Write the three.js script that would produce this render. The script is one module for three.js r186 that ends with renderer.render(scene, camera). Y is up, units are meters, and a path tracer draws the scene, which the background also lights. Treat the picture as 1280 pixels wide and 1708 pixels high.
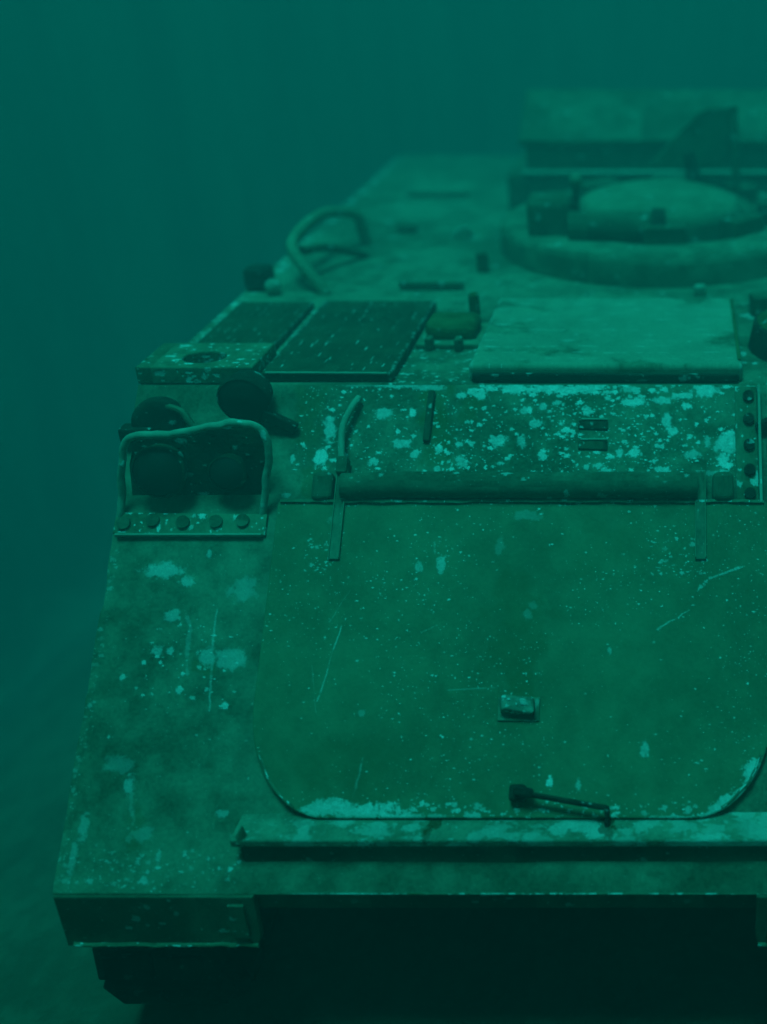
import * as THREE from 'three';
import { RoundedBoxGeometry } from 'three/addons/geometries/RoundedBoxGeometry.js';
import { mergeGeometries } from 'three/addons/utils/BufferGeometryUtils.js';

// ---------------------------------------------------------------- camera, sky, sun, exposure
const scene = new THREE.Scene();
const camera = new THREE.PerspectiveCamera(46.24, 2276 / 1708, 0.05, 400);
camera.setViewOffset(2276, 1708, 0, 0, 1280, 1708);          // the photograph is the left part of a wider frame
camera.position.set(0.524, 3.323, 3.879);
camera.rotation.set(-Math.atan(1014 / 2000), 0, 0);
camera.focus = 3.9; camera.userData.fStop = 0.42;               // sharp on the front, soft on the far roof
scene.add(camera);

const renderer = new THREE.WebGLRenderer({ antialias: true });
renderer.setSize(767, 1024);
renderer.toneMapping = THREE.LinearToneMapping;
renderer.toneMappingExposure = 1.33;
renderer.shadowMap.enabled = true;

// overcast sky: three times as bright overhead as at the horizon
{
  const w = 128, h = 64, d = new Float32Array(w * h * 4);
  for (let j = 0; j < h; j++) {
    const el = ((j + 0.5) / h - 0.5) * Math.PI, s = Math.max(0, Math.sin(el));
    const l = 0.25 * (1 + 2 * s) / 3;
    for (let i = 0; i < w; i++) d.set([l * 0.94, l, l * 1.06, 1], (j * w + i) * 4);
  }
  const sky = new THREE.DataTexture(d, w, h, THREE.RGBAFormat, THREE.FloatType);
  sky.mapping = THREE.EquirectangularReflectionMapping;
  sky.magFilter = THREE.LinearFilter; sky.needsUpdate = true;
  scene.background = sky; scene.environment = sky;
}
const sun = new THREE.DirectionalLight(new THREE.Color().setRGB(1, 0.97, 0.92), 4.0);
sun.position.set(-0.8, 9, 0.7); sun.target.position.set(0, 0, -0.6);
sun.castShadow = true; sun.shadow.radius = 36;
Object.assign(sun.shadow.camera, { left: -8, right: 8, top: 8, bottom: -8, near: 0.5, far: 30 });
scene.add(sun, sun.target);

// murky green water
scene.fog = new THREE.FogExp2(new THREE.Color().setRGB(0.02, 0.95, 0.96), 0.1);

// ---------------------------------------------------------------- helpers
const H = 1.85, SL = 43.3 * Math.PI / 180, cs = Math.cos(SL), sn = Math.sin(SL);
let seed = 7;
const rnd = () => { seed = (seed * 1664525 + 1013904223) >>> 0; return seed / 4294967296; };
const R = (a, b) => a + (b - a) * rnd();
const hash = (x, y, k) => { let h = (x * 374761393 + y * 668265263 + k * 974634777) | 0; h = Math.imul(h ^ (h >>> 13), 1274126177); return ((h ^ (h >>> 16)) >>> 0) / 4294967296; };
function vn(x, y, k = 0) {
  const i = Math.floor(x), j = Math.floor(y), u = x - i, v = y - j, a = u * u * (3 - 2 * u), b = v * v * (3 - 2 * v);
  return (hash(i, j, k) * (1 - a) + hash(i + 1, j, k) * a) * (1 - b) + (hash(i, j + 1, k) * (1 - a) + hash(i + 1, j + 1, k) * a) * b;
}
const fbm = (x, y, k = 0, o = 4) => { let s = 0, a = 0.5, n = 0; for (let i = 0; i < o; i++) { s += a * vn(x, y, k + i); n += a; x *= 2.03; y *= 2.03; a *= 0.5; } return s / n; };
const clamp = (x, a = 0, b = 1) => Math.min(b, Math.max(a, x));
const ss = (a, b, x) => { const t = clamp((x - a) / (b - a)); return t * t * (3 - 2 * t); };
const mix3 = (a, b, t) => [a[0] + (b[0] - a[0]) * t, a[1] + (b[1] - a[1]) * t, a[2] + (b[2] - a[2]) * t];
const toS = (c) => 255 * clamp(c <= 0.0031308 ? 12.92 * c : 1.055 * Math.pow(c, 1 / 2.4) - 0.055);

// a painted or silted sheet: x0..x1 by y0..y1 metres (y runs down in the sheet), ppm pixels per metre
class Sheet {
  constructor(x0, x1, y0, y1, ppm) {
    Object.assign(this, { x0, x1, y0, y1, ppm, w: Math.min(2048, Math.round((x1 - x0) * ppm)), h: Math.min(2048, Math.round((y1 - y0) * ppm)) });
    this.f = new Float32Array(this.w * this.h);               // pale flakes and crust, 0..1
    this.b = new Float32Array(this.w * this.h);               // brown or yellow growth
    this.k = (this.w - 1) / (x1 - x0); this.kj = (this.h - 1) / (y1 - y0);
  }
  blob(x, y, rx, ry, v, rough = 0.55, field = this.f) {
    const s = 1.6, i0 = Math.max(0, Math.floor((x - rx * s - this.x0) * this.k)), i1 = Math.min(this.w - 1, Math.ceil((x + rx * s - this.x0) * this.k));
    const j0 = Math.max(0, Math.floor((y - ry * s - this.y0) * this.kj)), j1 = Math.min(this.h - 1, Math.ceil((y + ry * s - this.y0) * this.kj));
    const nf = 1.6 / Math.min(rx, ry), off = hash(Math.round(x * 999), Math.round(y * 999), 3) * 50;
    for (let j = j0; j <= j1; j++) for (let i = i0; i <= i1; i++) {
      const px = this.x0 + i / this.k, py = this.y0 + j / this.kj;
      const d = Math.hypot((px - x) / rx, (py - y) / ry) + (fbm(px * nf + off, py * nf + off, 5, 3) - 0.5) * 2 * rough;
      const gr = vn(px * 330, py * 330, 9) * 0.6 + vn(px * 140, py * 140, 10) * 0.4, a = (1 - ss(0.6, 1.05, d + (gr - 0.5) * 0.5)) * v * (0.55 + 0.75 * gr);
      const q = j * this.w + i;
      if (a > field[q]) field[q] = a;
    }
  }
  ring(x, y, r, v) { for (let k = 0; k < 14; k++) { const a = k / 14 * 6.283; this.blob(x + Math.cos(a) * r, y + Math.sin(a) * r, r * 0.3, r * 0.25, v * R(0.4, 1)); } }
  line(x0, y0, x1, y1, w, v) {
    const n = Math.ceil(Math.hypot(x1 - x0, y1 - y0) / w);
    for (let k = 0; k <= n; k++) { const t = k / n, r = w * (0.45 + 0.9 * vn(t * 7, x0 * 50, 33)), gap = vn(t * 11, y0 * 50, 35) < 0.25 ? 0.25 : 1; this.blob(x0 + (x1 - x0) * t + (fbm(t * 5, x0 * 20, 37, 3) - 0.5) * w * 3, y0 + (y1 - y0) * t, r, r, v * gap * (0.55 + 0.45 * rnd()), 0.5); }
  }
  specks(n, x0, x1, y0, y1, r0, r1, v0, v1, where) {
    for (let k = 0; k < n; k++) {
      const x = R(x0, x1), y = R(y0, y1), r = r0 + (r1 - r0) * Math.pow(rnd(), 3);
      if (where && where(x, y) < rnd()) continue;
      this.blob(x, y, r * R(0.7, 1.5), r * R(0.6, 1.1), R(v0, v1), 0.7);
    }
  }
  // base(x, y) -> linear colour of the paint under the flakes
  build(base, pale, bump = 0.003, brown = [0.1, 0.085, 0.02]) {
    const { w, h } = this, c = new Uint8Array(w * h * 4), g = new Uint8Array(w * h * 4);
    for (let j = 0; j < h; j++) for (let i = 0; i < w; i++) {
      const x = this.x0 + i / this.k, y = this.y0 + j / this.kj, q = j * w + i, p = ((h - 1 - j) * w + i) * 4;
      let col = base(x, y);
      if (this.b[q]) col = mix3(col, brown, clamp(this.b[q]));
      const dot = this.ppm > 300 ? hash(i >> 1, j >> 1, 17) : 0; if (dot > 0.9965) col = mix3(col, pale, (dot - 0.9965) * 170 * (0.4 + 0.6 * hash(i, j, 18)));
      col = mix3(col, pale, clamp(this.f[q]));
      c[p] = toS(col[0]); c[p + 1] = toS(col[1]); c[p + 2] = toS(col[2]); c[p + 3] = 255;
      const e = 255 * clamp(0.25 + 0.2 * fbm(x * 90, y * 90, 31, 2) + 0.5 * this.f[q] - 0.1 * this.b[q]);
      g[p] = g[p + 1] = g[p + 2] = e; g[p + 3] = 255;
    }
    const t = (a, srgb) => { const d = new THREE.DataTexture(a, w, h); d.magFilter = THREE.LinearFilter; d.minFilter = THREE.LinearMipmapLinearFilter; d.generateMipmaps = true; d.wrapS = d.wrapT = THREE.RepeatWrapping; if (srgb) d.colorSpace = THREE.SRGBColorSpace; d.needsUpdate = true; return d; };
    return new THREE.MeshPhysicalMaterial({ map: t(c, true), bumpMap: t(g), bumpScale: bump, roughness: 0.93, metalness: 0, specularIntensity: 0.25 });
  }
}
const COAT = [[0.092, 0.118, 0.072], [0.265, 0.305, 0.2]], PALE = [0.8, 0.86, 0.8];

// ---------------------------------------------------------------- materials
const paintBase = (dark, light, k, streakX = 0, streakY = 0) => (x, y) => {
  const n = fbm(x * 3.1, y * 3.1, k, 5), m = fbm(x * 17, y * 17, k + 7, 4), f = fbm(x * 130, y * 130, k + 13, 2);
  let t = ss(0.3, 0.75, n * 0.55 + m * 0.45) * 0.8 + (f - 0.5) * 0.5;
  if (streakX) t += (fbm(x * 6, y * 120, k + 19, 3) - 0.5) * streakX;
  if (streakY) t += (fbm(x * 120, y * 6, k + 23, 3) - 0.5) * streakY;
  return mix3(dark, light, clamp(t, -0.2, 1.3));
};
// tiling grime for small fittings, 1 m square
function grime(dark, light, k, n, v, bump = 0.004) {
  const s = new Sheet(0, 1, 0, 1, 640);
  s.specks(n, 0.02, 0.98, 0.02, 0.98, 0.003, 0.016, v * 0.5, v);
  return s.build(paintBase(dark, light, k), PALE, bump);
}
const M = {
  fitting: grime([0.07, 0.09, 0.054], [0.18, 0.21, 0.135], 101, 220, 0.5),
  silted: grime([0.17, 0.2, 0.125], [0.3, 0.34, 0.22], 121, 160, 0.5),
  worn: grime(...COAT, 131, 120, 0.4),
  dark: grime([0.018, 0.024, 0.018], [0.05, 0.06, 0.04], 141, 420, 0.5),
  tube: grime([0.26, 0.3, 0.22], [0.4, 0.45, 0.34], 161, 260, 0.7),
  algae: grime([0.075, 0.09, 0.035], [0.17, 0.175, 0.075], 181, 120, 0.4, 0.012),
  rusty: grime([0.028, 0.034, 0.022], [0.1, 0.11, 0.065], 191, 500, 0.6, 0.01),
  rubber: grime([0.012, 0.015, 0.012], [0.03, 0.035, 0.025], 201, 60, 0.2),
  flaky: grime([0.09, 0.115, 0.065], [0.24, 0.28, 0.175], 221, 900, 1),
  crust: grime([0.12, 0.14, 0.09], [0.4, 0.44, 0.34], 231, 1500, 1, 0.01),
  glass: new THREE.MeshPhysicalMaterial({ color: new THREE.Color().setRGB(0.02, 0.028, 0.022), roughness: 0.5, specularIntensity: 0.4 }),
};

// glacis plate: x -1.345..1.345, t 0..1.67 down the slope
const glacis = new Sheet(-1.345, 1.345, 0, 1.67, 760);
for (const p of [[-1.168,0.671,0.07,0.033,0.5],[-1.081,0.708,0.027,0.02,0.45],[-0.896,0.738,0.054,0.04,0.25],[-1.108,0.818,0.031,0.024,0.4],[-0.907,0.961,0.05,0.035,0.36],[-0.979,0.961,0.027,0.035,0.4],[-1.144,0.936,0.026,0.017,0.4],[-1.239,1.022,0.013,0.012,0.6],[-1.18,0.974,0.009,0.01,0.6],[-1.1,0.936,0.015,0.015,0.5],[-1.054,1.061,0.013,0.015,0.6],[-0.906,1.113,0.019,0.012,0.75],[-1.168,1.356,0.015,0.036,0.4],[-1.284,1.481,0.016,0.046,0.3],[-1.302,1.568,0.013,0.062,0.3],[-1.1,1.499,0.039,0.021,0.2],[-0.869,1.44,0.022,0.013,0.35],[-1.079,1.637,0.016,0.012,0.5],[-1.24,1.637,0.016,0.01,0.4],[-1.045,1.568,0.009,0.024,0.35],[-1.205,1.293,0.055,0.029,0.18],[-1.019,0.616,0.009,0.018,0.4],[-0.825,1.603,0.009,0.01,0.8]]) glacis.blob(...p);
for (const p of [[-0.692,0.277,0.025,0.039,0.95],[-0.672,0.167,0.024,0.053,0.65],[-0.805,0.161,0.01,0.022,0.6],[-0.784,0.277,0.008,0.02,0.6],[-0.792,0.407,0.016,0.012,0.4],[-0.494,0.112,0.033,0.022,0.6],[-0.396,0.107,0.016,0.016,0.95],[-0.424,0.223,0.037,0.019,0.65],[-0.376,0.26,0.016,0.019,0.7],[-0.509,0.288,0.024,0.015,0.65],[-0.1,0.212,0.036,0.024,0.7],[-0.232,0.044,0.018,0.014,0.7],[-0.165,0.044,0.029,0.02,0.8],[-0.231,0.225,0.016,0.013,0.7],[-0.218,0.279,0.02,0.011,0.6],[-0.296,0.316,0.012,0.013,0.6],[-0.049,0.017,0.062,0.018,0.75],[0.075,0.017,0.082,0.018,0.75],[0.188,0.017,0.054,0.02,0.8],[0.364,0.071,0.049,0.018,0.85],[0.343,0.021,0.033,0.014,0.5],[0.456,0.062,0.045,0.016,0.65],[0.528,0.044,0.049,0.014,0.75],[0.606,0.021,0.046,0.028,0.8],[0.665,0.284,0.024,0.026,0.85],[0.722,0.134,0.012,0.031,0.5],[0.471,0.139,0.02,0.031,0.7],[0.491,0.174,0.021,0.018,0.8],[0.362,0.255,0.021,0.02,0.85],[0.316,0.26,0.016,0.019,0.7],[0.558,0.262,0.029,0.02,0.5],[0.458,0.316,0.028,0.013,0.7],[0.246,0.303,0.019,0.013,0.7],[0.202,0.306,0.012,0.013,0.7],[0.047,0.089,0.016,0.018,0.6],[-0.014,0.1,0.018,0.016,0.6],[0.097,0.071,0.017,0.012,0.6],[0.201,0.1,0.018,0.021,0.6],[-0.019,0.212,0.018,0.026,0.5],[0.048,0.26,0.012,0.011,0.8],[0.609,0.212,0.012,0.026,0.5],[0.765,0.021,0.029,0.019,0.5],[-0.348,0.012,0.062,0.014,0.5],[-0.462,0.004,0.082,0.013,0.6],[-0.586,0.004,0.062,0.009,0.3],[0.628,0.331,0.061,0.011,0.3]]) glacis.blob(...p);
glacis.blob(0.672, 0.225, 0.046, 0.05, 0.7); glacis.ring(0.69, 0.215, 0.036, 0.7);
for (const l of [[-0.971,0.804,-0.955,1.127,0.0054,0.4],[-1.058,0.828,-1.038,1.013,0.0072,0.25],[-1.158,1.338,-1.137,1.516,0.009,0.22]]) glacis.line(...l);
glacis.specks(1150, -0.78, 0.78, 0.005, 0.345, 0.0025, 0.011, 0.65, 1, (x, y) => (x > -0.35 ? 1 : 0.5) * (0.35 + 0.65 * ss(0.35, 0.6, vn(x * 7, y * 7, 66))));
for (let k = 0; k < 90; k++) glacis.blob(R(-0.2, 0.24) + (k % 3 ? 0 : R(0.1, 0.45)), R(0, 0.035), R(0.006, 0.02), R(0.004, 0.012), R(0.6, 1), 0.8);
glacis.specks(900, -0.78, 0.78, 0.005, 0.345, 0.0016, 0.004, 0.5, 1);
glacis.specks(170, -0.3, 0.72, 0.01, 0.33, 0.005, 0.018, 0.5, 1, (x, y) => vn(x * 9, y * 9, 77) > 0.5 ? 1 : 0.15);
glacis.specks(260, -1.33, -0.8, 0.45, 1.66, 0.002, 0.006, 0.12, 0.5, (x, y) => vn(x * 6, y * 6, 55) > 0.55 ? 1 : 0.25);
glacis.specks(60, -1.2, -0.88, 0.85, 1.1, 0.003, 0.01, 0.3, 0.8);
glacis.specks(120, -1.345, -1.315, 0.55, 1.67, 0.003, 0.01, 0.1, 0.35);
glacis.specks(170, -1.33, -0.8, 1.55, 1.67, 0.002, 0.008, 0.2, 0.6);
glacis.specks(120, 0.8, 1.33, 0.05, 1.6, 0.003, 0.016, 0.2, 0.7);
for (const p of [[-0.32,0.1,0.07,0.14,0.7],[-0.2,0.08,0.05,0.07,0.5],[-0.74,0.1,0.06,0.16,0.4],[-0.71,0.36,0.05,0.05,0.5],[-0.3,0.25,0.06,0.06,0.5],[-1.13,1.5,0.03,0.09,0.4],[-0.99,0.99,0.05,0.03,0.5]]) glacis.blob(...p, 0.8, glacis.b);
M.glacis = glacis.build(paintBase(...COAT, 11), PALE, 0.004, [0.115, 0.135, 0.045]);

// trim vane: x -0.82..0.82, t 0.44..1.46
const vane = new Sheet(-0.82, 0.82, 0.44, 1.46, 900);
for (const p of [[-0.324,0.666,0.016,0.02,0.4],[-0.251,0.66,0.016,0.04,0.5],[0.41,1.252,0.015,0.027,0.45],[0.122,1.351,0.013,0.022,0.95],[0.211,1.36,0.009,0.022,0.45],[-0.066,0.599,0.017,0.033,0.16],[0.032,0.826,0.019,0.019,0.18],[-0.447,1.443,0.083,0.018,0.65],[-0.502,1.428,0.043,0.021,0.65],[-0.103,1.452,0.029,0.012,0.6],[-0.302,1.452,0.054,0.009,0.5],[-0.211,1.452,0.036,0.007,0.4],[0.743,1.342,0.023,0.054,0.75],[0.716,1.405,0.025,0.031,0.75],[0.681,1.438,0.033,0.021,0.7],[0.609,1.452,0.054,0.011,0.6],[0.492,1.456,0.072,0.007,0.5],[0.049,0.796,0.018,0.016,0.15],[-0.465,1.141,0.015,0.013,0.25],[0.017,0.491,0.051,0.019,0.2],[0.297,0.943,0.008,0.017,0.35],[-0.61,0.512,0.027,0.017,0.2]]) vane.blob(...p);
for (const l of [[-0.556,0.865,-0.608,1.104,0.0027,0.5],[-0.539,0.746,-0.596,0.851,0.0027,0.3],[0.576,0.746,0.615,0.706,0.0054,0.55],[0.615,0.706,0.725,0.666,0.0054,0.55],[0.547,0.812,0.448,0.875,0.004,0.5],[-0.21,1.07,-0.052,1.061,0.0027,0.25],[-0.256,0.863,-0.3,0.886,0.0036,0.3],[-0.452,1.279,-0.469,1.396,0.0036,0.3],[-0.638,0.991,-0.608,1.141,0.0018,0.2],[-0.281,0.585,-0.276,0.625,0.0036,0.3]]) vane.line(...l);
for (const [x0, t0, x1, t1, v] of [[-0.56, 1.425, -0.3, 1.452, 0.8], [-0.6, 1.44, -0.52, 1.42, 0.6], [0.755, 1.29, 0.71, 1.4, 0.8], [0.71, 1.4, 0.62, 1.445, 0.8]]) for (let k = 0; k < 26; k++) { const u = rnd(); vane.blob(x0 + (x1 - x0) * u, t0 + (t1 - t0) * u + R(-0.02, 0.012), R(0.01, 0.032), R(0.007, 0.02), v * R(0.6, 1), 0.8); }
vane.specks(70, -0.7, -0.58, 0.55, 0.68, 0.0025, 0.007, 0.3, 0.7);
vane.specks(60, 0.42, 0.6, 0.56, 0.7, 0.0025, 0.01, 0.25, 0.7);
vane.specks(2600, -0.8, 0.8, 0.46, 1.45, 0.0016, 0.0042, 0.35, 1, (x, y) => ss(0.3, 0.75, vn(x * 4, y * 4, 91)) * 0.8 + 0.15);
vane.specks(160, -0.6, 0.6, 1.41, 1.46, 0.003, 0.011, 0.3, 0.8);
vane.specks(80, -0.8, 0.8, 0.44, 0.46, 0.002, 0.006, 0.3, 0.7);
for (const p of [[0, 0.9, 0.1, 0.18, 0.4], [0.02, 1.05, 0.05, 0.08, 0.5], [0.3, 0.6, 0.2, 0.12, 0.25], [-0.5, 1.3, 0.15, 0.12, 0.25]]) vane.blob(...p, 0.9, vane.b);
M.vane = vane.build(paintBase([0.125, 0.162, 0.086], [0.2, 0.245, 0.135], 41), PALE, 0.003, [0.1, 0.112, 0.04]);

// roof: x -1.345..1.345, y = distance back from the front edge 0..4.2
const roofS = new Sheet(-1.345, 1.345, 0, 4.2, 420);
roofS.specks(420, -0.5, -0.15, 0.0, 0.85, 0.004, 0.014, 0.3, 0.8, (x, y) => ss(0.9, 0.0, y) * 0.8 + 0.1);
roofS.specks(200, -0.98, -0.92, 0.0, 0.9, 0.004, 0.012, 0.2, 0.6);
roofS.specks(300, -1.345, -1.28, 0.0, 4.1, 0.006, 0.022, 0.25, 0.7);
roofS.specks(160, -0.7, 0.8, 0.85, 1.3, 0.004, 0.012, 0.2, 0.6);
roofS.specks(100, -1.2, 0, 1.3, 4, 0.005, 0.03, 0.1, 0.3);
roofS.specks(100, 0.74, 1.3, 0, 1, 0.005, 0.02, 0.2, 0.7);
M.roof = roofS.build(paintBase(...COAT, 61), PALE, 0.004);

function panelMaterial(w, d, dark, light, k, along, n, len) {
  const s = new Sheet(0, w, 0, d, 620);
  for (let i = 0; i < n; i++) {
    let x = R(0.03, w - 0.03), y = R(0.03, d - 0.03); const l = len * R(0.25, 1), v = 0.12 + 0.6 * Math.pow(rnd(), 1.6);
    if (along === 'x') y = clamp(Math.round(y / 0.062) * 0.062 + R(-0.008, 0.008), 0.02, d - 0.02); else x = clamp(Math.round(x / 0.05) * 0.05 + R(-0.006, 0.006), 0.02, w - 0.02);
    if (along === 'x') s.blob(x, y, l, 0.003, v, 0.4); else s.blob(x, y, 0.003, l, v, 0.4);
  }
  if (along === 'x') for (let i = 0; i < 60; i++) s.blob(R(0, w), R(0, d), R(0.12, 0.26), R(0.06, 0.14), R(0.5, 0.68), 0.6, s.b);   // pale silt patches, also spread to lift the panel's brightness by colour
  s.specks(60, 0, w, 0, d, 0.002, 0.006, 0.2, 0.5);
  for (let i = 0; i < 90; i++) s.blob(rnd() < 0.5 ? R(0, 0.012) : w - R(0, 0.012), R(0, d), 0.006, 0.01, R(0.08, 0.35));
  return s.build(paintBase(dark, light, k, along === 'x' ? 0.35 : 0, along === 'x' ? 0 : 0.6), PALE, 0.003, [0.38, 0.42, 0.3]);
}

// ---------------------------------------------------------------- geometry helpers
const glacisMatrix = new THREE.Matrix4().makeBasis(new THREE.Vector3(1, 0, 0), new THREE.Vector3(0, sn, -cs), new THREE.Vector3(0, cs, sn)).setPosition(0, H, 0);
// uv in metres by the way each face points (for the tiling grime)
function metreUV(g, off = rnd()) {
  g = g.index ? g.toNonIndexed() : g;
  if (!g.attributes.normal) g.computeVertexNormals();
  const p = g.attributes.position, uv = new Float32Array(p.count * 2), a = new THREE.Vector3(), b = new THREE.Vector3(), c = new THREE.Vector3();
  for (let i = 0; i < p.count; i += 3) {
    a.fromBufferAttribute(p, i); b.fromBufferAttribute(p, i + 1); c.fromBufferAttribute(p, i + 2);
    const n = b.clone().sub(a).cross(c.clone().sub(a)); const ax = Math.abs(n.x), ay = Math.abs(n.y), az = Math.abs(n.z);
    [a, b, c].forEach((v, k) => { const q = ax > ay && ax > az ? [v.z, v.y] : ay > az ? [v.x, v.z] : [v.x, v.y]; uv[(i + k) * 2] = q[0] + off; uv[(i + k) * 2 + 1] = q[1] + off * 1.7; });
  }
  g.setAttribute('uv', new THREE.BufferAttribute(uv, 2));
  return g;
}
function rbox(w, h, d, r = 0.008) { return new RoundedBoxGeometry(w, h, d, 2, Math.min(r, w / 2.1, h / 2.1, d / 2.1)); }
const at = (g, x, y, z, rx = 0, ry = 0, rz = 0) => g.applyMatrix4(new THREE.Matrix4().makeRotationFromEuler(new THREE.Euler(rx, ry, rz)).setPosition(x, y, z));
// on the glacis: x across, t down the slope, n off the plate
const onG = (g, x, t, n) => g.translate(x, -t, n).applyMatrix4(glacisMatrix);
const cyl = (r, l, seg = 28, r2 = r) => new THREE.CylinderGeometry(r2, r, l, seg, 1);
function tube(pts, r, seg = 80, rad = 12, closed = false) {
  return new THREE.TubeGeometry(new THREE.CatmullRomCurve3(pts.map((p) => new THREE.Vector3(...p)), closed, 'catmullrom', 0.5), seg, r, rad, closed);
}
function mesh(name, geo, mat, parent, own = false) {
  const m = new THREE.Mesh(own ? geo : metreUV(geo), mat);
  m.name = name; m.castShadow = m.receiveShadow = true; parent.add(m);
  return m;
}
// rough up a surface a little so that edges are not ruler-straight
function rough(g, amp, freq) {
  const p = g.attributes.position;
  for (let i = 0; i < p.count; i++) {
    const x = p.getX(i), y = p.getY(i), z = p.getZ(i);
    p.setXYZ(i, x + amp * (fbm(y * freq, z * freq, 3, 2) - 0.5), y + amp * (fbm(x * freq, z * freq, 13, 2) - 0.5), z + amp * (fbm(x * freq, y * freq, 23, 2) - 0.5));
  }
  g.computeVertexNormals();
  return g;
}

// ---------------------------------------------------------------- setting: lakebed and the water's surface
{
  const g = new THREE.PlaneGeometry(70, 70, 280, 280).rotateX(-Math.PI / 2), p = g.attributes.position;
  for (let i = 0; i < p.count; i++) {
    const x = p.getX(i), z = p.getZ(i), away = ss(1.6, 6, Math.abs(x) + Math.max(0, Math.abs(z + 1.6) - 3));
    // floor drops to the left; unseen rock faces added around to darken far water
    const rx = x < 0 ? x / 4.8 : x / 8, rz = z < 0 ? (z + 1) / 4.7 : z / 30, q = Math.hypot(rx, rz) + (fbm(x * 0.35, z * 0.35, 75, 3) - 0.5) * 0.25;
    p.setY(i, -0.02 + (fbm(x * 0.4, z * 0.4, 71, 4) - 0.5) * 0.5 * away - 2.2 * ss(1.3, 5.8, -x) * (1 - ss(0.9, 1.1, q)) + 8 * ss(0.97, 1.2, q) + (fbm(x * 1.7, z * 1.7, 73, 4) - 0.5) * 1.2 * ss(0.95, 1.15, q));
  }
  g.computeVertexNormals();
  const s = new Sheet(0, 4, 0, 4, 220);
  const m = s.build(paintBase([0.085, 0.097, 0.062], [0.15, 0.168, 0.11], 301), PALE, 0.02);
  const uv = g.attributes.uv; for (let i = 0; i < uv.count; i++) uv.setXY(i, p.getX(i) / 4, p.getZ(i) / 4);
  const bed = mesh('lakebed', g, m, scene, true); bed.userData.kind = 'structure';

  const w = new THREE.PlaneGeometry(70, 70, 120, 120).rotateX(Math.PI / 2), wp = w.attributes.position;
  for (let i = 0; i < wp.count; i++) wp.setY(i, 5.0 + (fbm(wp.getX(i) * 0.6, wp.getZ(i) * 0.6, 81, 3) - 0.5) * 0.12);
  w.computeVertexNormals();
  const surface = mesh('water', w, new THREE.MeshPhysicalMaterial({ color: new THREE.Color().setRGB(0.012, 0.9, 0.8), transmission: 1, thickness: 0, roughness: 0, ior: 1.33, side: THREE.DoubleSide }), scene, true);
  surface.userData.kind = 'structure'; surface.castShadow = false;
}

// ---------------------------------------------------------------- unseen pontoon added over the camera to shade the water before the carrier
{
  const P = new THREE.Group(); P.name = 'added_shade_pontoon'; P.position.set(1.9, 4.8, 4.5); scene.add(P);
  P.userData = { label: 'added pontoon out of view that shades the near water', category: 'pontoon' };
  const plank = metreUV(rbox(0.145, 0.04, 4.1, 0.006)), float = metreUV(cyl(0.26, 9.4, 24).rotateZ(Math.PI / 2)), beam = metreUV(rbox(9.6, 0.14, 0.09, 0.008));
  const wood = grime([0.16, 0.13, 0.09], [0.3, 0.26, 0.2], 401, 40, 0.3);
  for (let k = 0; k < 65; k++) { const m = mesh('plank', plank, wood, P, true); m.position.set(-4.8 + k * 0.15, 0.6 + R(-0.003, 0.003), 0); }
  for (const z of [-1.7, 0, 1.7]) { const m = mesh('float', float, M.silted, P, true); m.position.set(0, 0.18, z); const b = mesh('joist', beam, wood, P, true); b.position.set(0, 0.51, z); }
}

// ---------------------------------------------------------------- the sunken carrier
const V = new THREE.Group(); V.name = 'armoured_carrier'; scene.add(V);
V.userData = { label: 'sunken tracked armoured personnel carrier, pale flaking paint on its sloped front', category: 'military vehicle' };

// hull: upper body and lower body
{
  const prof = new THREE.Shape([[0, H - 0.03], [1.20, 0.70], [1.19, 0.62], [-4.2, 0.62], [-4.2, H - 0.03]].map(([z, y]) => new THREE.Vector2(z, y)));
  const g = new THREE.ExtrudeGeometry(prof, { depth: 2.67, bevelEnabled: false }).rotateY(-Math.PI / 2).translate(1.335, 0, 0);
  mesh('upper_hull', g, M.fitting, V);
  const low = new THREE.Shape([[1.08, 0.80], [1.06, 0.63], [0.62, 0.3], [0.4, 0.26], [-4.0, 0.26], [-4.15, 0.64], [-4.15, 0.80]].map(([z, y]) => new THREE.Vector2(z, y)));
  mesh('lower_hull', new THREE.ExtrudeGeometry(low, { depth: 1.5, bevelEnabled: false }).rotateY(-Math.PI / 2).translate(0.75, 0, 0), M.fitting, V);
}
// roof plate, chamfered slab with its own flaking paint
{
  const g = rbox(2.69, 0.034, 4.2, 0.012).translate(0, H - 0.017, -2.1), p = g.attributes.position, uv = g.attributes.uv;
  for (let i = 0; i < uv.count; i++) uv.setXY(i, (p.getX(i) + 1.345) / 2.69, 1 + p.getZ(i) / 4.2);
  mesh('roof_plate', g, M.roof, V, true);
}
// glacis plate
{
  const g = new THREE.BoxGeometry(2.69, 1.67, 0.03, 90, 60, 1).translate(0, -0.835 - 0.004, -0.014), p = g.attributes.position, uv = g.attributes.uv;
  for (let i = 0; i < uv.count; i++) {
    const x = p.getX(i), y = p.getY(i);
    uv.setXY(i, (x + 1.345) / 2.69, 1 + y / 1.67);
    const edge = Math.abs(x) > 1.34 ? (fbm(y * 14, 3, 44, 3) - 0.5) * 0.02 : 0;
    p.setXYZ(i, x - Math.sign(x) * Math.max(0, edge), y, p.getZ(i) + (fbm(x * 5, y * 5, 21, 3) - 0.5) * 0.007);
  }
  g.applyMatrix4(glacisMatrix); g.computeVertexNormals();
  mesh('glacis_plate', g, M.glacis, V, true);
}
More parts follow.
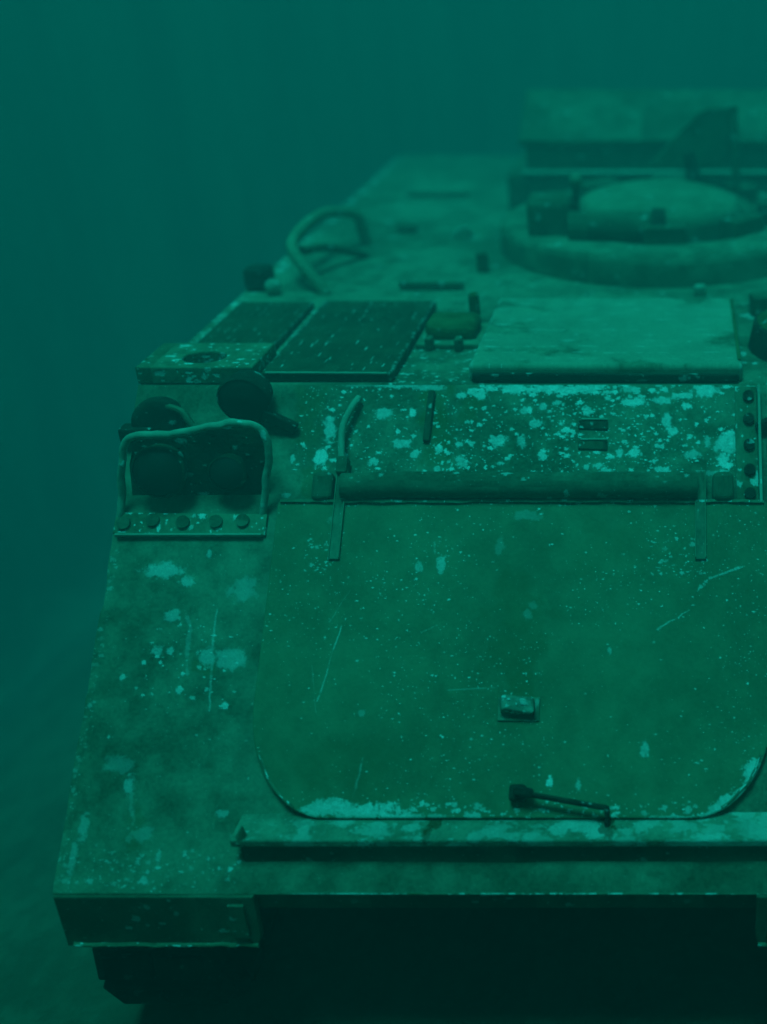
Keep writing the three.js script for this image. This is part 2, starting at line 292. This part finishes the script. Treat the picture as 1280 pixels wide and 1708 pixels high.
// front lips of the two track guards, with a rounded inner corner
for (const s of [-1, 1]) {
  const a = new THREE.Shape(); a.moveTo(-0.3, 0.095); a.lineTo(0.285, 0.095); a.lineTo(0.285, -0.05); a.quadraticCurveTo(0.285, -0.095, 0.24, -0.095); a.lineTo(-0.3, -0.095);
  const g = new THREE.ExtrudeGeometry(a, { depth: 0.02, bevelEnabled: true, bevelSize: 0.004, bevelThickness: 0.004, bevelSegments: 2 });
  if (s > 0) g.rotateY(Math.PI);
  const lip = mesh('mudguard_lip', at(g, s * 1.035, 0.602, s < 0 ? 1.205 : 1.225), M.fitting, V);
  mesh('hinge_plate', at(rbox(0.05, 0.13, 0.012, 0.004), s * 0.80, 0.612, 1.236), M.fitting, lip);
  mesh('stiffener_rib', at(rough(new THREE.CylinderGeometry(0.007, 0.007, 0.56, 8, 40), 0.006, 30), s * 1.035, 0.512, 1.233, 0, 0, Math.PI / 2), M.flaky, lip);
}

// trim vane: big board with rounded lower corners
const vaneG = (() => {
  const w = 0.8, rx = 0.25, ry = 0.34, a = new THREE.Shape();
  a.moveTo(-w, -0.45); a.lineTo(w, -0.45); a.lineTo(w, -1.452 + ry); a.bezierCurveTo(w, -1.452 + ry * 0.45, w - rx * 0.45, -1.452, w - rx, -1.452); a.lineTo(-w + rx, -1.452); a.bezierCurveTo(-w + rx * 0.45, -1.452, -w, -1.452 + ry * 0.45, -w, -1.452 + ry); a.closePath();
  const g = new THREE.ExtrudeGeometry(a, { depth: 0.02, bevelEnabled: true, bevelSize: 0.005, bevelThickness: 0.005, bevelSegments: 2, curveSegments: 24 }), p = g.attributes.position, uv = new Float32Array(p.count * 2);
  for (let i = 0; i < p.count; i++) { uv[2 * i] = (p.getX(i) + 0.82) / 1.64; uv[2 * i + 1] = (p.getY(i) + 1.46) / 1.02; }
  g.setAttribute('uv', new THREE.BufferAttribute(uv, 2));
  return g.translate(0, 0, 0.008).applyMatrix4(glacisMatrix);
})();
const vaneM = mesh('trim_vane', vaneG, M.vane, V, true);
// bent rim along the rounded corners
for (const s of [-1, 1]) {
  const pts = [[0.768, 1.268], [0.735, 1.335], [0.69, 1.39], [0.645, 1.425]].map(([x, t]) => new THREE.Vector3(s * x, -t, 0.032).applyMatrix4(glacisMatrix).toArray());
  mesh('rim', rough(tube(pts, 0.005, 40, 8), 0.005, 40), M.flaky, vaneM);
}
// step block, latch lever
mesh('step_block', onG(rough(new RoundedBoxGeometry(0.105, 0.052, 0.05, 6, 0.012), 0.034, 26), 0.015, 1.122, 0.055), M.crust, vaneM);
mesh('step_flange', onG(rough(rbox(0.13, 0.075, 0.008, 0.003), 0.008, 14), 0.02, 1.13, 0.036), M.worn, vaneM);
{
  const a = new THREE.Vector3(0.03, -1.385, 0.075).applyMatrix4(glacisMatrix), b = new THREE.Vector3(0.3, -1.432, 0.075).applyMatrix4(glacisMatrix), c = new THREE.Vector3(0.3, -1.49, 0.03).applyMatrix4(glacisMatrix);
  const lever = mesh('latch_lever', tube([a.toArray(), a.clone().lerp(b, 0.5).toArray(), b.clone().lerp(a, 0.06).toArray(), b.toArray(), c.toArray()], 0.0085, 60, 10), M.dark, V);
  mesh('grip', at(rbox(0.06, 0.03, 0.035, 0.012), a.x + 0.02, a.y, a.z, -0.7, 0, -0.16), M.dark, lever);
  mesh('pivot_boss', onG(rbox(0.05, 0.05, 0.05, 0.01), 0.03, 1.385, 0.045), M.dark, lever);
}
// struts that run down the vane from the roller
for (const x of [-0.6, 0.585]) {
  const st = mesh('vane_strut', onG(rbox(0.036, 0.31, 0.01, 0.003), x, 0.49, 0.037), M.worn, V);
  for (const d of [-0.016, 0.016]) mesh('strut_edge', onG(rough(rbox(0.004, 0.3, 0.008, 0.0015), 0.003, 30), x + d, 0.49, 0.043), M.silted, st);
}
// roller along the vane's upper edge
{
  const roll = mesh('roller_bar', onG(rough(new THREE.CylinderGeometry(0.045, 0.045, 1.17, 30, 60).rotateZ(Math.PI / 2), 0.009, 9), -0.01, 0.392, 0.045), M.fitting, V);
  for (const x of [-0.66, 0.66]) mesh('end_bracket', onG(rough(rbox(0.07, 0.1, 0.06, 0.02), 0.015, 14), x, 0.395, 0.03), M.fitting, roll);
  mesh('seam_strip', onG(rough(new THREE.BoxGeometry(1.59, 0.009, 0.012, 90, 1, 1), 0.008, 25), 0, 0.444, 0.036), M.flaky, roll);
}
// fittings on the upper strip: strap, curved stay, latch recesses
mesh('vertical_strap', onG(rough(new RoundedBoxGeometry(0.024, 0.19, 0.014, 5, 0.006), 0.016, 18), -0.333, 0.128, 0.01), M.rusty, V);
{
  const P = (x, t, n) => new THREE.Vector3(x, -t, n).applyMatrix4(glacisMatrix).toArray();
  const stay = mesh('curved_stay', tube([P(-0.575, 0.06, 0.02), P(-0.595, 0.11, 0.035), P(-0.615, 0.18, 0.04), P(-0.612, 0.26, 0.04), P(-0.6, 0.33, 0.045)], 0.012, 50, 8), M.tube, V);
  mesh('hinge_lug', onG(rbox(0.036, 0.06, 0.05, 0.008), -0.602, 0.32, 0.035), M.fitting, stay);
}
for (const t of [0.158, 0.232]) {
  const l = mesh('latch_plate', onG(rough(new RoundedBoxGeometry(0.1, 0.034, 0.01, 4, 0.004), 0.018, 30), 0.225, t, 0.006), M.rusty, V);
  mesh('latch_edge', onG(rough(rbox(0.09, 0.007, 0.01, 0.003), 0.008, 40), 0.228, t - 0.02, 0.009), M.tube, l);
}
// bolted lamp flange, right-hand side (vertical strip) and its pale rib
{
  const f = mesh('bolted_flange', onG(rbox(0.075, 0.42, 0.012, 0.004), 0.742, 0.225, 0.008), M.flaky, V);
  for (const t of [0.055, 0.14, 0.235, 0.325, 0.41]) mesh('bolt', onG(rough(cyl(0.019, 0.014, 14).rotateX(Math.PI / 2), 0.004, 40), 0.75, t, 0.02), M.dark, f);
  mesh('rib', onG(rough(rbox(0.01, 0.43, 0.045, 0.003), 0.004, 30), 0.785, 0.235, 0.022), M.tube, f);
}
// nose beam: silted ledge over a dark front face
{
  const s = new Sheet(-0.83, 0.83, 0, 0.2, 900);
  const bits = [[-0.76, 0.02, 0.05], [-0.45, 0.6, 0.16], [-0.13, 0.55, 0.15], [0.06, 0.55, 0.1], [0.22, 0.85, 0.07], [0.42, 0.6, 0.12], [0.66, 0.75, 0.1], [0.78, 0.6, 0.05]];
  for (const [x, v, r] of bits) for (let k = 0; k < 16; k++) s.blob(x + R(-r, r), R(0, 0.2), R(0.02, 0.05), R(0.01, 0.04), v * R(0.5, 1), 0.8);
  s.specks(500, -0.8, 0.8, 0, 0.2, 0.002, 0.009, 0.1, 0.6);
  for (const x of [-0.225, 0.3]) for (let k = 0; k < 5; k++) { s.blob(x + R(-0.012, 0.012), R(0, 0.2), R(0.012, 0.026), 0.05, 0.9, 0.7, s.b); }
  for (let q = 0; q < s.f.length; q++) if (s.b[q] > 0.3) s.f[q] *= 0.25;
  M.ledge = s.build(paintBase([0.16, 0.19, 0.125], [0.36, 0.4, 0.28], 241), [0.6, 0.65, 0.58], 0.006, [0.11, 0.05, 0.012]);
  const g = rough(new RoundedBoxGeometry(1.64, 0.03, 0.13, 4, 0.008), 0.008, 9).translate(0.008, 0.848, 1.1), p = g.attributes.position, uv = g.attributes.uv;
  for (let i = 0; i < uv.count; i++) uv.setXY(i, (p.getX(i) + 0.83) / 1.66, (p.getZ(i) - 1.03 + (0.86 - p.getY(i))) / 0.2);
  const beam = mesh('nose_beam', rbox(1.6, 0.19, 0.12, 0.01).translate(0.01, 0.745, 1.092), M.fitting, V);
  const ledge = mesh('ledge', g, M.ledge, beam, true); ledge.userData.label = 'pale silted ledge with rust stains';
  mesh('lower_flange', rough(rbox(1.66, 0.012, 0.15, 0.004), 0.004, 11).translate(0.03, 0.657, 1.096), M.flaky, beam);
  mesh('lower_flange', rough(rbox(1.5, 0.016, 0.13, 0.004), 0.003, 11).translate(0.06, 0.628, 1.098), M.flaky, beam);
  mesh('tow_lug', at(new THREE.ConeGeometry(0.022, 0.06, 8), -0.775, 0.88, 1.15, 0.2, 0.4, -0.25), M.flaky, beam);
}

// headlamp cluster (photo left) and its twin on the far side
function lampCluster(mirror) {
  const g = new THREE.Group(); g.name = 'headlamp_cluster'; V.add(g); if (mirror) g.scale.x = -1;
  const z = 0.34, guard = [[-1.332, 1.5, z + 0.02], [-1.315, 1.6, z], [-1.297, 1.69, z], [-1.272, 1.765, z], [-1.22, 1.802, z], [-1.114, 1.809, z], [-1.005, 1.83, z], [-0.896, 1.848, z], [-0.832, 1.832, z], [-0.806, 1.78, z], [-0.828, 1.668, z], [-0.858, 1.53, z + 0.01]];
  mesh('guard_tube', rough(tube(guard, 0.0125, 160, 12), 0.01, 26), M.tube, g);
  const a = new THREE.Shape([[-1.31, 1.51], [-1.29, 1.68], [-1.262, 1.755], [-1.215, 1.785], [-1.11, 1.79], [-1.0, 1.81], [-0.9, 1.83], [-0.845, 1.815], [-0.824, 1.77], [-0.842, 1.66], [-0.87, 1.51]].map((q) => new THREE.Vector2(...q)));
  mesh('shield_plate', new THREE.ExtrudeGeometry(a, { depth: 0.012, bevelEnabled: false }).translate(0, 0, z - 0.055), M.rusty, g);
  // three lamps: bowl, rim and lens
  for (const [x, y, zz, r, tilt] of [[-1.178, 1.672, z - 0.02, 0.088, -0.25], [-0.958, 1.665, z - 0.025, 0.06, -0.25]]) {
    const pts = [[0.001, -0.03], [r * 0.5, -0.028], [r * 0.85, -0.018], [r, 0], [r, 0.025], [r * 0.92, 0.03]].map((q) => new THREE.Vector2(...q));
    const place = (geo) => at(geo.rotateX(Math.PI / 2), x, y, zz, tilt, 0, 0);
    const l = mesh('headlamp', place(rough(new THREE.LatheGeometry(pts, 32), 0.012, 14)), M.rusty, g);
    mesh('lens', place(new THREE.SphereGeometry(r * 1.5, 24, 10, 0, 6.2832, 0, 0.66).translate(0, -r * 1.5 * 0.79 + 0.026, 0)), M.glass, l);
  }
  // tall round lamp behind the guard, and a horn beside it
  {
    const place = (geo) => at(geo.rotateX(Math.PI / 2), -0.936, 1.85, 0.13, 0.12, 0, 0);
    const l = mesh('spot_lamp', place(new THREE.LatheGeometry([[0.001, -0.12], [0.045, -0.11], [0.075, -0.06], [0.086, 0], [0.088, 0.02], [0.082, 0.026]].map((q) => new THREE.Vector2(...q)), 36)), M.dark, g);
    mesh('lens', place(new THREE.SphereGeometry(0.16, 24, 10, 0, 6.2832, 0, 0.53).translate(0, -0.16 * 0.863 + 0.022, 0)), M.glass, l);
    mesh('stem', at(cyl(0.02, 0.1, 12), -0.936, 1.74, 0.11), M.dark, l);
    mesh('bracket', at(rbox(0.12, 0.04, 0.03), -0.83, 1.77, 0.14, 0, 0, -0.5), M.dark, l);
  }
  {
    const h = mesh('horn', at(rough(new THREE.LatheGeometry([[0.001, -0.1], [0.05, -0.095], [0.07, -0.05], [0.084, 0.0], [0.08, 0.03], [0.05, 0.036], [0.001, 0.03]].map((q) => new THREE.Vector2(...q)), 28), 0.012, 14).rotateX(Math.PI / 2), -1.235, 1.772, 0.14, -0.1, 0.1, 0), M.dark, g);
    mesh('bracket', at(rbox(0.11, 0.05, 0.06), -1.3, 1.74, 0.17), M.dark, h);
    mesh('bolt', at(new THREE.SphereGeometry(0.011, 10, 8), -1.262, 1.75, 0.196), M.tube, h);
    mesh('cable', tube([[-1.2, 1.83, 0.15], [-1.14, 1.815, 0.17], [-1.1, 1.77, 0.19], [-1.04, 1.745, 0.2], [-1.0, 1.7, 0.22]], 0.012, 40, 8), M.fitting, h);
  }
  const f = mesh('mounting_flange', onG(rough(new RoundedBoxGeometry(0.5, 0.075, 0.014, 4, 0.004), 0.012, 16), -1.09, 0.515, 0.007), M.flaky, g);
  for (const x of [-1.3, -1.215, -1.11, -1.01, -0.915]) mesh('bolt', onG(rough(cyl(0.022, 0.02, 14).rotateX(Math.PI / 2), 0.005, 40), x + R(-0.012, 0.012), 0.51 + R(-0.006, 0.006), 0.016), M.fitting, f);
  mesh('flange_lip', onG(rough(rbox(0.48, 0.008, 0.02, 0.003), 0.004, 24), -1.09, 0.553, 0.014), M.tube, f);
  return g;
}
lampCluster(false); lampCluster(true);

// roof corner: raised plate with a round hole
for (const s of [-1, 1]) {
  const a = new THREE.Shape([[-0.2, -0.004], [0.19, -0.004], [0.19, -0.25], [-0.2, -0.25]].map((q) => new THREE.Vector2(...q)));
  const hole = new THREE.Path(); hole.absellipse(s < 0 ? -0.005 : 0.005, -0.105, 0.08, 0.066, 0, Math.PI * 2); a.holes.push(hole);
  const g = new THREE.ExtrudeGeometry(a, { depth: 0.052, bevelEnabled: true, bevelSize: 0.005, bevelThickness: 0.005, bevelSegments: 2, curveSegments: 32 }).rotateX(Math.PI / 2).scale(1, 1, -1);
  // after the flip z runs back from the front edge
  const idx = g.index; if (idx) { for (let i = 0; i < idx.count; i += 3) { const q = idx.getX(i); idx.setX(i, idx.getX(i + 1)); idx.setX(i + 1, q); } } else { const p = g.attributes.position.array; for (let i = 0; i < p.length; i += 9) for (let k = 0; k < 3; k++) { const q = p[i + k]; p[i + k] = p[i + 3 + k]; p[i + 3 + k] = q; } }
  g.scale(s < 0 ? 1 : 1, 1, -1);
  const pl = mesh('corner_plate', (g.computeVertexNormals(), g.translate(s * 1.14, H + 0.057, 0)), M.flaky, V);
  const cup = new THREE.LatheGeometry([[0.001, -0.043], [0.07, -0.043], [0.078, -0.02], [0.08, 0.0]].map((q) => new THREE.Vector2(...q)), 30);
  mesh('hole_cup', cup.scale(1, 1, 0.83).translate(s * 1.145, H + 0.05, -0.105), M.rubber, pl);
}
// deck panels
function panel(name, x0, x1, z0, z1, h, mat, r, label) {
  const w = x1 - x0, d = z0 - z1, g = rough(new RoundedBoxGeometry(w, h, d, 3, r), 0.004, 6).translate((x0 + x1) / 2, H + h / 2 + 0.001, (z0 + z1) / 2), p = g.attributes.position, uv = g.attributes.uv;
  for (let i = 0; i < uv.count; i++) uv.setXY(i, (p.getX(i) - x0) / w, (p.getZ(i) - z1 - (H + h - p.getY(i))) / d);
  const m = mesh(name, g, mat, V, true); if (label) m.userData.label = label; return m;
}
const gm = panelMaterial(0.45, 0.85, [0.04, 0.052, 0.03], [0.085, 0.1, 0.06], 261, 'y', 60, 0.03);
const p1 = panel('engine_panel', -0.928, -0.474, -0.016, -0.86, 0.034, gm, 0.008, 'dark engine deck panel with fine streaks');
mesh('panel_edge', rough(rbox(0.42, 0.008, 0.01, 0.003), 0.003, 20).translate(-0.7, H + 0.034, -0.016), M.tube, p1);
panel('engine_panel', -1.275, -0.975, -0.29, -0.87, 0.026, gm, 0.008);
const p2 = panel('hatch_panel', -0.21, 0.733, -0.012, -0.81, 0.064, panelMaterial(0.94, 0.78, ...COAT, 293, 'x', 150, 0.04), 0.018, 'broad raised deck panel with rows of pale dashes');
mesh('seal_strip', rough(rbox(0.012, 0.012, 0.7, 0.004), 0.003, 20).translate(0.722, H + 0.067, -0.41), M.algae, p2);
mesh('front_shade_strip', rough(rbox(0.92, 0.03, 0.02, 0.008), 0.006, 9).translate(0.262, H + 0.02, -0.014), M.dark, p2);  // dark strip: shade of the panel's front face put into the colour
// driver's hatch and periscope at the right of the frame
{
  const h = mesh('driver_hatch', rough(cyl(0.25, 0.1, 36, 0.23), 0.01, 8).translate(1.02, H + 0.05, -0.38), M.dark, V);
  mesh('hatch_lid', rough(new THREE.SphereGeometry(0.36, 30, 10, 0, 6.2832, 0, 0.66), 0.008, 8).translate(1.02, H - 0.18, -0.38), M.algae, h);
  for (const [x, z, r] of [[0.87, -0.78, 0.3], [1.08, -0.86, 0], [1.27, -0.74, -0.4]]) mesh('periscope', at(rbox(0.14, 0.09, 0.09, 0.014), x, H + 0.046, z, 0, r, 0), M.fitting, h);
}
// algae-covered fitting between the panels
{
  const l = mesh('filler_cap', rough(rbox(0.19, 0.075, 0.17, 0.03), 0.03, 9).translate(-0.345, H + 0.045, -0.49), M.algae, V); l.userData.label = 'olive brown algae-covered filler housing';
  mesh('pin', rough(rbox(0.04, 0.1, 0.04, 0.012), 0.012, 20).translate(-0.29, H + 0.07, -0.68), M.algae, l);
  mesh('lug', rbox(0.028, 0.05, 0.05).translate(-0.41, H + 0.025, -0.36), M.fitting, l);
  mesh('lug', rbox(0.028, 0.05, 0.05).translate(-0.3, H + 0.025, -0.35), M.fitting, l);
  mesh('base_plate', rough(rbox(0.24, 0.02, 0.26, 0.006), 0.008, 12).translate(-0.345, H + 0.011, -0.49), M.silted, l);
}
mesh('grab_rail', rough(rbox(0.28, 0.028, 0.03, 0.01), 0.006, 12).translate(-0.545, H + 0.022, -1.13), M.fitting, V);
mesh('tie_down', rough(rbox(0.05, 0.045, 0.04, 0.01), 0.012, 24).translate(0.6, H + 0.022, -1.05), M.tube, V);
mesh('tie_down', rough(rbox(0.05, 0.09, 0.05, 0.012), 0.012, 24).translate(-0.37, H + 0.045, -1.42), M.fitting, V);
mesh('lifting_eye', at(new THREE.TorusGeometry(0.045, 0.013, 8, 20, Math.PI), -0.56, H, -2.03, 0, 0.6, 0), M.tube, V);
mesh('tie_down', rough(rbox(0.1, 0.045, 0.08, 0.02), 0.012, 24).translate(-0.86, H + 0.02, -2.15), M.fitting, V);
mesh('roof_rail', rough(rbox(0.34, 0.03, 0.03, 0.01), 0.006, 12).translate(-0.85, H + 0.014, -2.95), M.fitting, V);
// bent tube frame and small lamp on the far left roof edge
{
  const f = mesh('tube_frame', tube([[-0.98, 1.84, -1.07], [-1.03, 1.9, -1.1], [-1.1, 1.96, -1.16], [-1.16, 2.01, -1.26], [-1.16, 2.04, -1.45], [-1.14, 2.045, -1.68], [-1.1, 2.03, -1.8], [-1.03, 1.99, -1.88], [-1.01, 1.86, -1.9]], 0.026, 90, 12), M.silted, V);
  mesh('cross_tube', tube([[-1.13, 1.98, -1.28], [-1.08, 1.95, -1.45], [-1.0, 1.9, -1.58], [-0.95, 1.86, -1.66]], 0.02, 30, 10), M.fitting, f);
  const b = mesh('marker_lamp', new THREE.SphereGeometry(0.034, 18, 12).translate(-1.2, H + 0.034, -1.06), M.tube, V);
  mesh('lamp_box', rbox(0.11, 0.1, 0.1, 0.02).translate(-1.28, H + 0.05, -1.14), M.dark, b);
}
// commander's cupola
{
  const cx = 0.42, cz = -1.93;
  const skirt = mesh('cupola_ring', rough(new THREE.LatheGeometry([[0.775, 0], [0.77, 0.09], [0.755, 0.125], [0.72, 0.14], [0.64, 0.142], [0.56, 0.135], [0.5, 0.09], [0.5, 0]].map((q) => new THREE.Vector2(...q)), 72), 0.012, 5).translate(cx, H, cz), M.worn, V);
  mesh('inner_drum', rough(cyl(0.47, 0.18, 48, 0.44), 0.01, 5).translate(cx, H + 0.09, cz), M.fitting, skirt);
  mesh('hatch_dome', rough(new THREE.LatheGeometry([[0.38, 0.0], [0.385, 0.03], [0.36, 0.07], [0.27, 0.1], [0.15, 0.115], [0.001, 0.12]].map((q) => new THREE.Vector2(...q)), 48), 0.016, 7).translate(cx + 0.0, H + 0.16, cz + 0.05), M.silted, skirt);
  for (let k = 0; k < 8; k++) {
    const a = 2.55 + k * 0.75;
    const blk = mesh('vision_block', at(rbox(0.2, 0.13, 0.11, 0.015), cx + 0.52 * Math.cos(a), H + 0.15, cz + 0.52 * Math.sin(a), 0, -a + Math.PI / 2, 0), M.fitting, skirt);
  }
  const gun = mesh('mount_cylinder', at(rough(cyl(0.066, 0.42, 24), 0.01, 12), cx - 0.19, H + 0.19, cz + 0.47, 0, 0, Math.PI / 2), M.fitting, V);
  mesh('end_cap', at(cyl(0.08, 0.06, 24), cx + 0.0, H + 0.19, cz + 0.47, 0, 0, Math.PI / 2), M.dark, gun);
  mesh('elevation_box', at(rough(rbox(0.2, 0.28, 0.2, 0.03), 0.03, 7), -0.07, H + 0.16, -1.58), M.fitting, gun);
  const post = mesh('sight_post', tube([[0.03, H + 0.1, -1.62], [0.04, H + 0.2, -1.62], [0.045, H + 0.36, -1.6]], 0.018, 20, 10), M.fitting, V);
  mesh('post_cap', new THREE.SphereGeometry(0.03, 14, 10).translate(0.046, H + 0.365, -1.6), M.silted, post);
  const sh = new THREE.Shape([[0.37, 2.16], [0.5, 2.3], [0.61, 2.405], [0.66, 2.43], [0.76, 2.43], [0.76, 2.2], [0.68, 2.16]].map((q) => new THREE.Vector2(...q)));
  const shield = mesh('gun_shield', new THREE.ExtrudeGeometry(sh, { depth: 0.03, bevelEnabled: true, bevelSize: 0.006, bevelThickness: 0.006, bevelSegments: 1 }).translate(0, 0, -2.28), M.fitting, V);
  mesh('support_rod', tube([[0.8, H + 0.1, -2.2], [0.79, 2.2, -2.22], [0.775, 2.44, -2.24]], 0.02, 20, 10), M.fitting, shield);
  mesh('pintle', tube([[0.6, H + 0.1, -2.26], [0.58, 2.1, -2.26], [0.56, 2.22, -2.26]], 0.035, 16, 12), M.dark, shield);
}
// stowage box and the open cargo hatch leaf behind the cupola
{
  const b = mesh('stowage_box', rough(rbox(1.7, 0.2, 1.2, 0.015), 0.008, 5).translate(0.45, H + 0.1, -3.165), M.fitting, V);
  mesh('box_lid', rough(rbox(1.62, 0.014, 1.1, 0.005), 0.006, 5).translate(0.49, H + 0.208, -3.105), M.tube, b);
  mesh('upper_box', rbox(1.56, 0.13, 0.9, 0.012).translate(0.48, H + 0.28, -3.06), M.fitting, b);
  const leaf = mesh('cargo_hatch', at(rough(new RoundedBoxGeometry(1.62, 0.04, 0.52, 6, 0.015), 0.012, 4), 0.47, H + 0.45, -2.84, 0.4, 0, 0), M.fitting, V);
}
// running gear
{
  const track = new THREE.Group(); track.name = 'track'; V.add(track);
  const shoe = metreUV(mergeGeometries([rbox(0.38, 0.05, 0.13, 0.01), rbox(0.15, 0.03, 0.09, 0.008).translate(0.08, 0.03, 0), rbox(0.15, 0.03, 0.09, 0.008).translate(-0.08, 0.03, 0)].map((g) => g.index ? g.toNonIndexed() : g)));
  const zf = 0.86, zb = -3.65, rr = 0.275, yc = 0.315, L = zf - zb, per = 2 * L + 2 * Math.PI * rr, n = 70;
  for (let k = 0; k < n; k++) {
    let d = k / n * per, z, y, a;
    if (d < L) { z = zb + d; y = yc + rr; a = 0; }
    else if ((d -= L) < Math.PI * rr) { a = d / rr; z = zf + Math.sin(a) * rr; y = yc + Math.cos(a) * rr; }
    else if ((d -= Math.PI * rr) < L) { z = zf - d; y = yc - rr; a = Math.PI; }
    else { a = Math.PI + (d - L) / rr; z = zb + Math.sin(a) * rr; y = yc + Math.cos(a) * rr; }
    const m = mesh('track_shoe', shoe, M.rubber, track, true); m.position.set(-1.135, y, z); m.rotation.x = a;
  }
  const wheel = new THREE.LatheGeometry([[0.04, -0.09], [0.16, -0.09], [0.2, -0.075], [0.235, -0.09], [0.24, 0], [0.235, 0.09], [0.2, 0.075], [0.16, 0.05], [0.06, 0.04], [0.04, 0.09]].map((q) => new THREE.Vector2(...q)), 28).rotateZ(Math.PI / 2);
  const wg = metreUV(wheel);
  for (const z of [zf, -0.3, -1.0, -1.7, -2.4, -3.05, zb]) { const m = mesh('road_wheel', wg, M.dark, track, true); m.position.set(-1.135, yc - 0.005, z); }
  const t2 = track.clone(); t2.position.x = 2.27; t2.name = 'track'; V.add(t2);
}

// ---------------------------------------------------------------- silt adrift in the water
{
  const n = 700, g = new THREE.IcosahedronGeometry(0.0012, 0), m = new THREE.InstancedMesh(g, new THREE.MeshStandardMaterial({ color: new THREE.Color().setRGB(0.45, 0.48, 0.38), roughness: 1 }), n), T = new THREE.Matrix4();
  for (let i = 0; i < n; i++) {
    let x, y, z; do { x = R(-4.5, 2.5); y = R(0.3, 4.2); z = R(-5, 2.4); } while (Math.abs(x) < 1.5 && z < 1.3 && y < (z < 0 ? 2.6 : 2.0 - 0.94 * z + 0.25));
    const q = R(0.5, 1.6); T.makeRotationFromEuler(new THREE.Euler(R(0, 6), R(0, 6), 0)).scale(new THREE.Vector3(q, q * R(0.4, 1), q * R(0.5, 1.6))).setPosition(x, y, z); m.setMatrixAt(i, T);
  }
  m.name = 'suspended_silt'; m.userData = { kind: 'stuff', label: 'fine pale silt flecks drifting in the green water', category: 'silt' }; scene.add(m);
}

renderer.render(scene, camera);
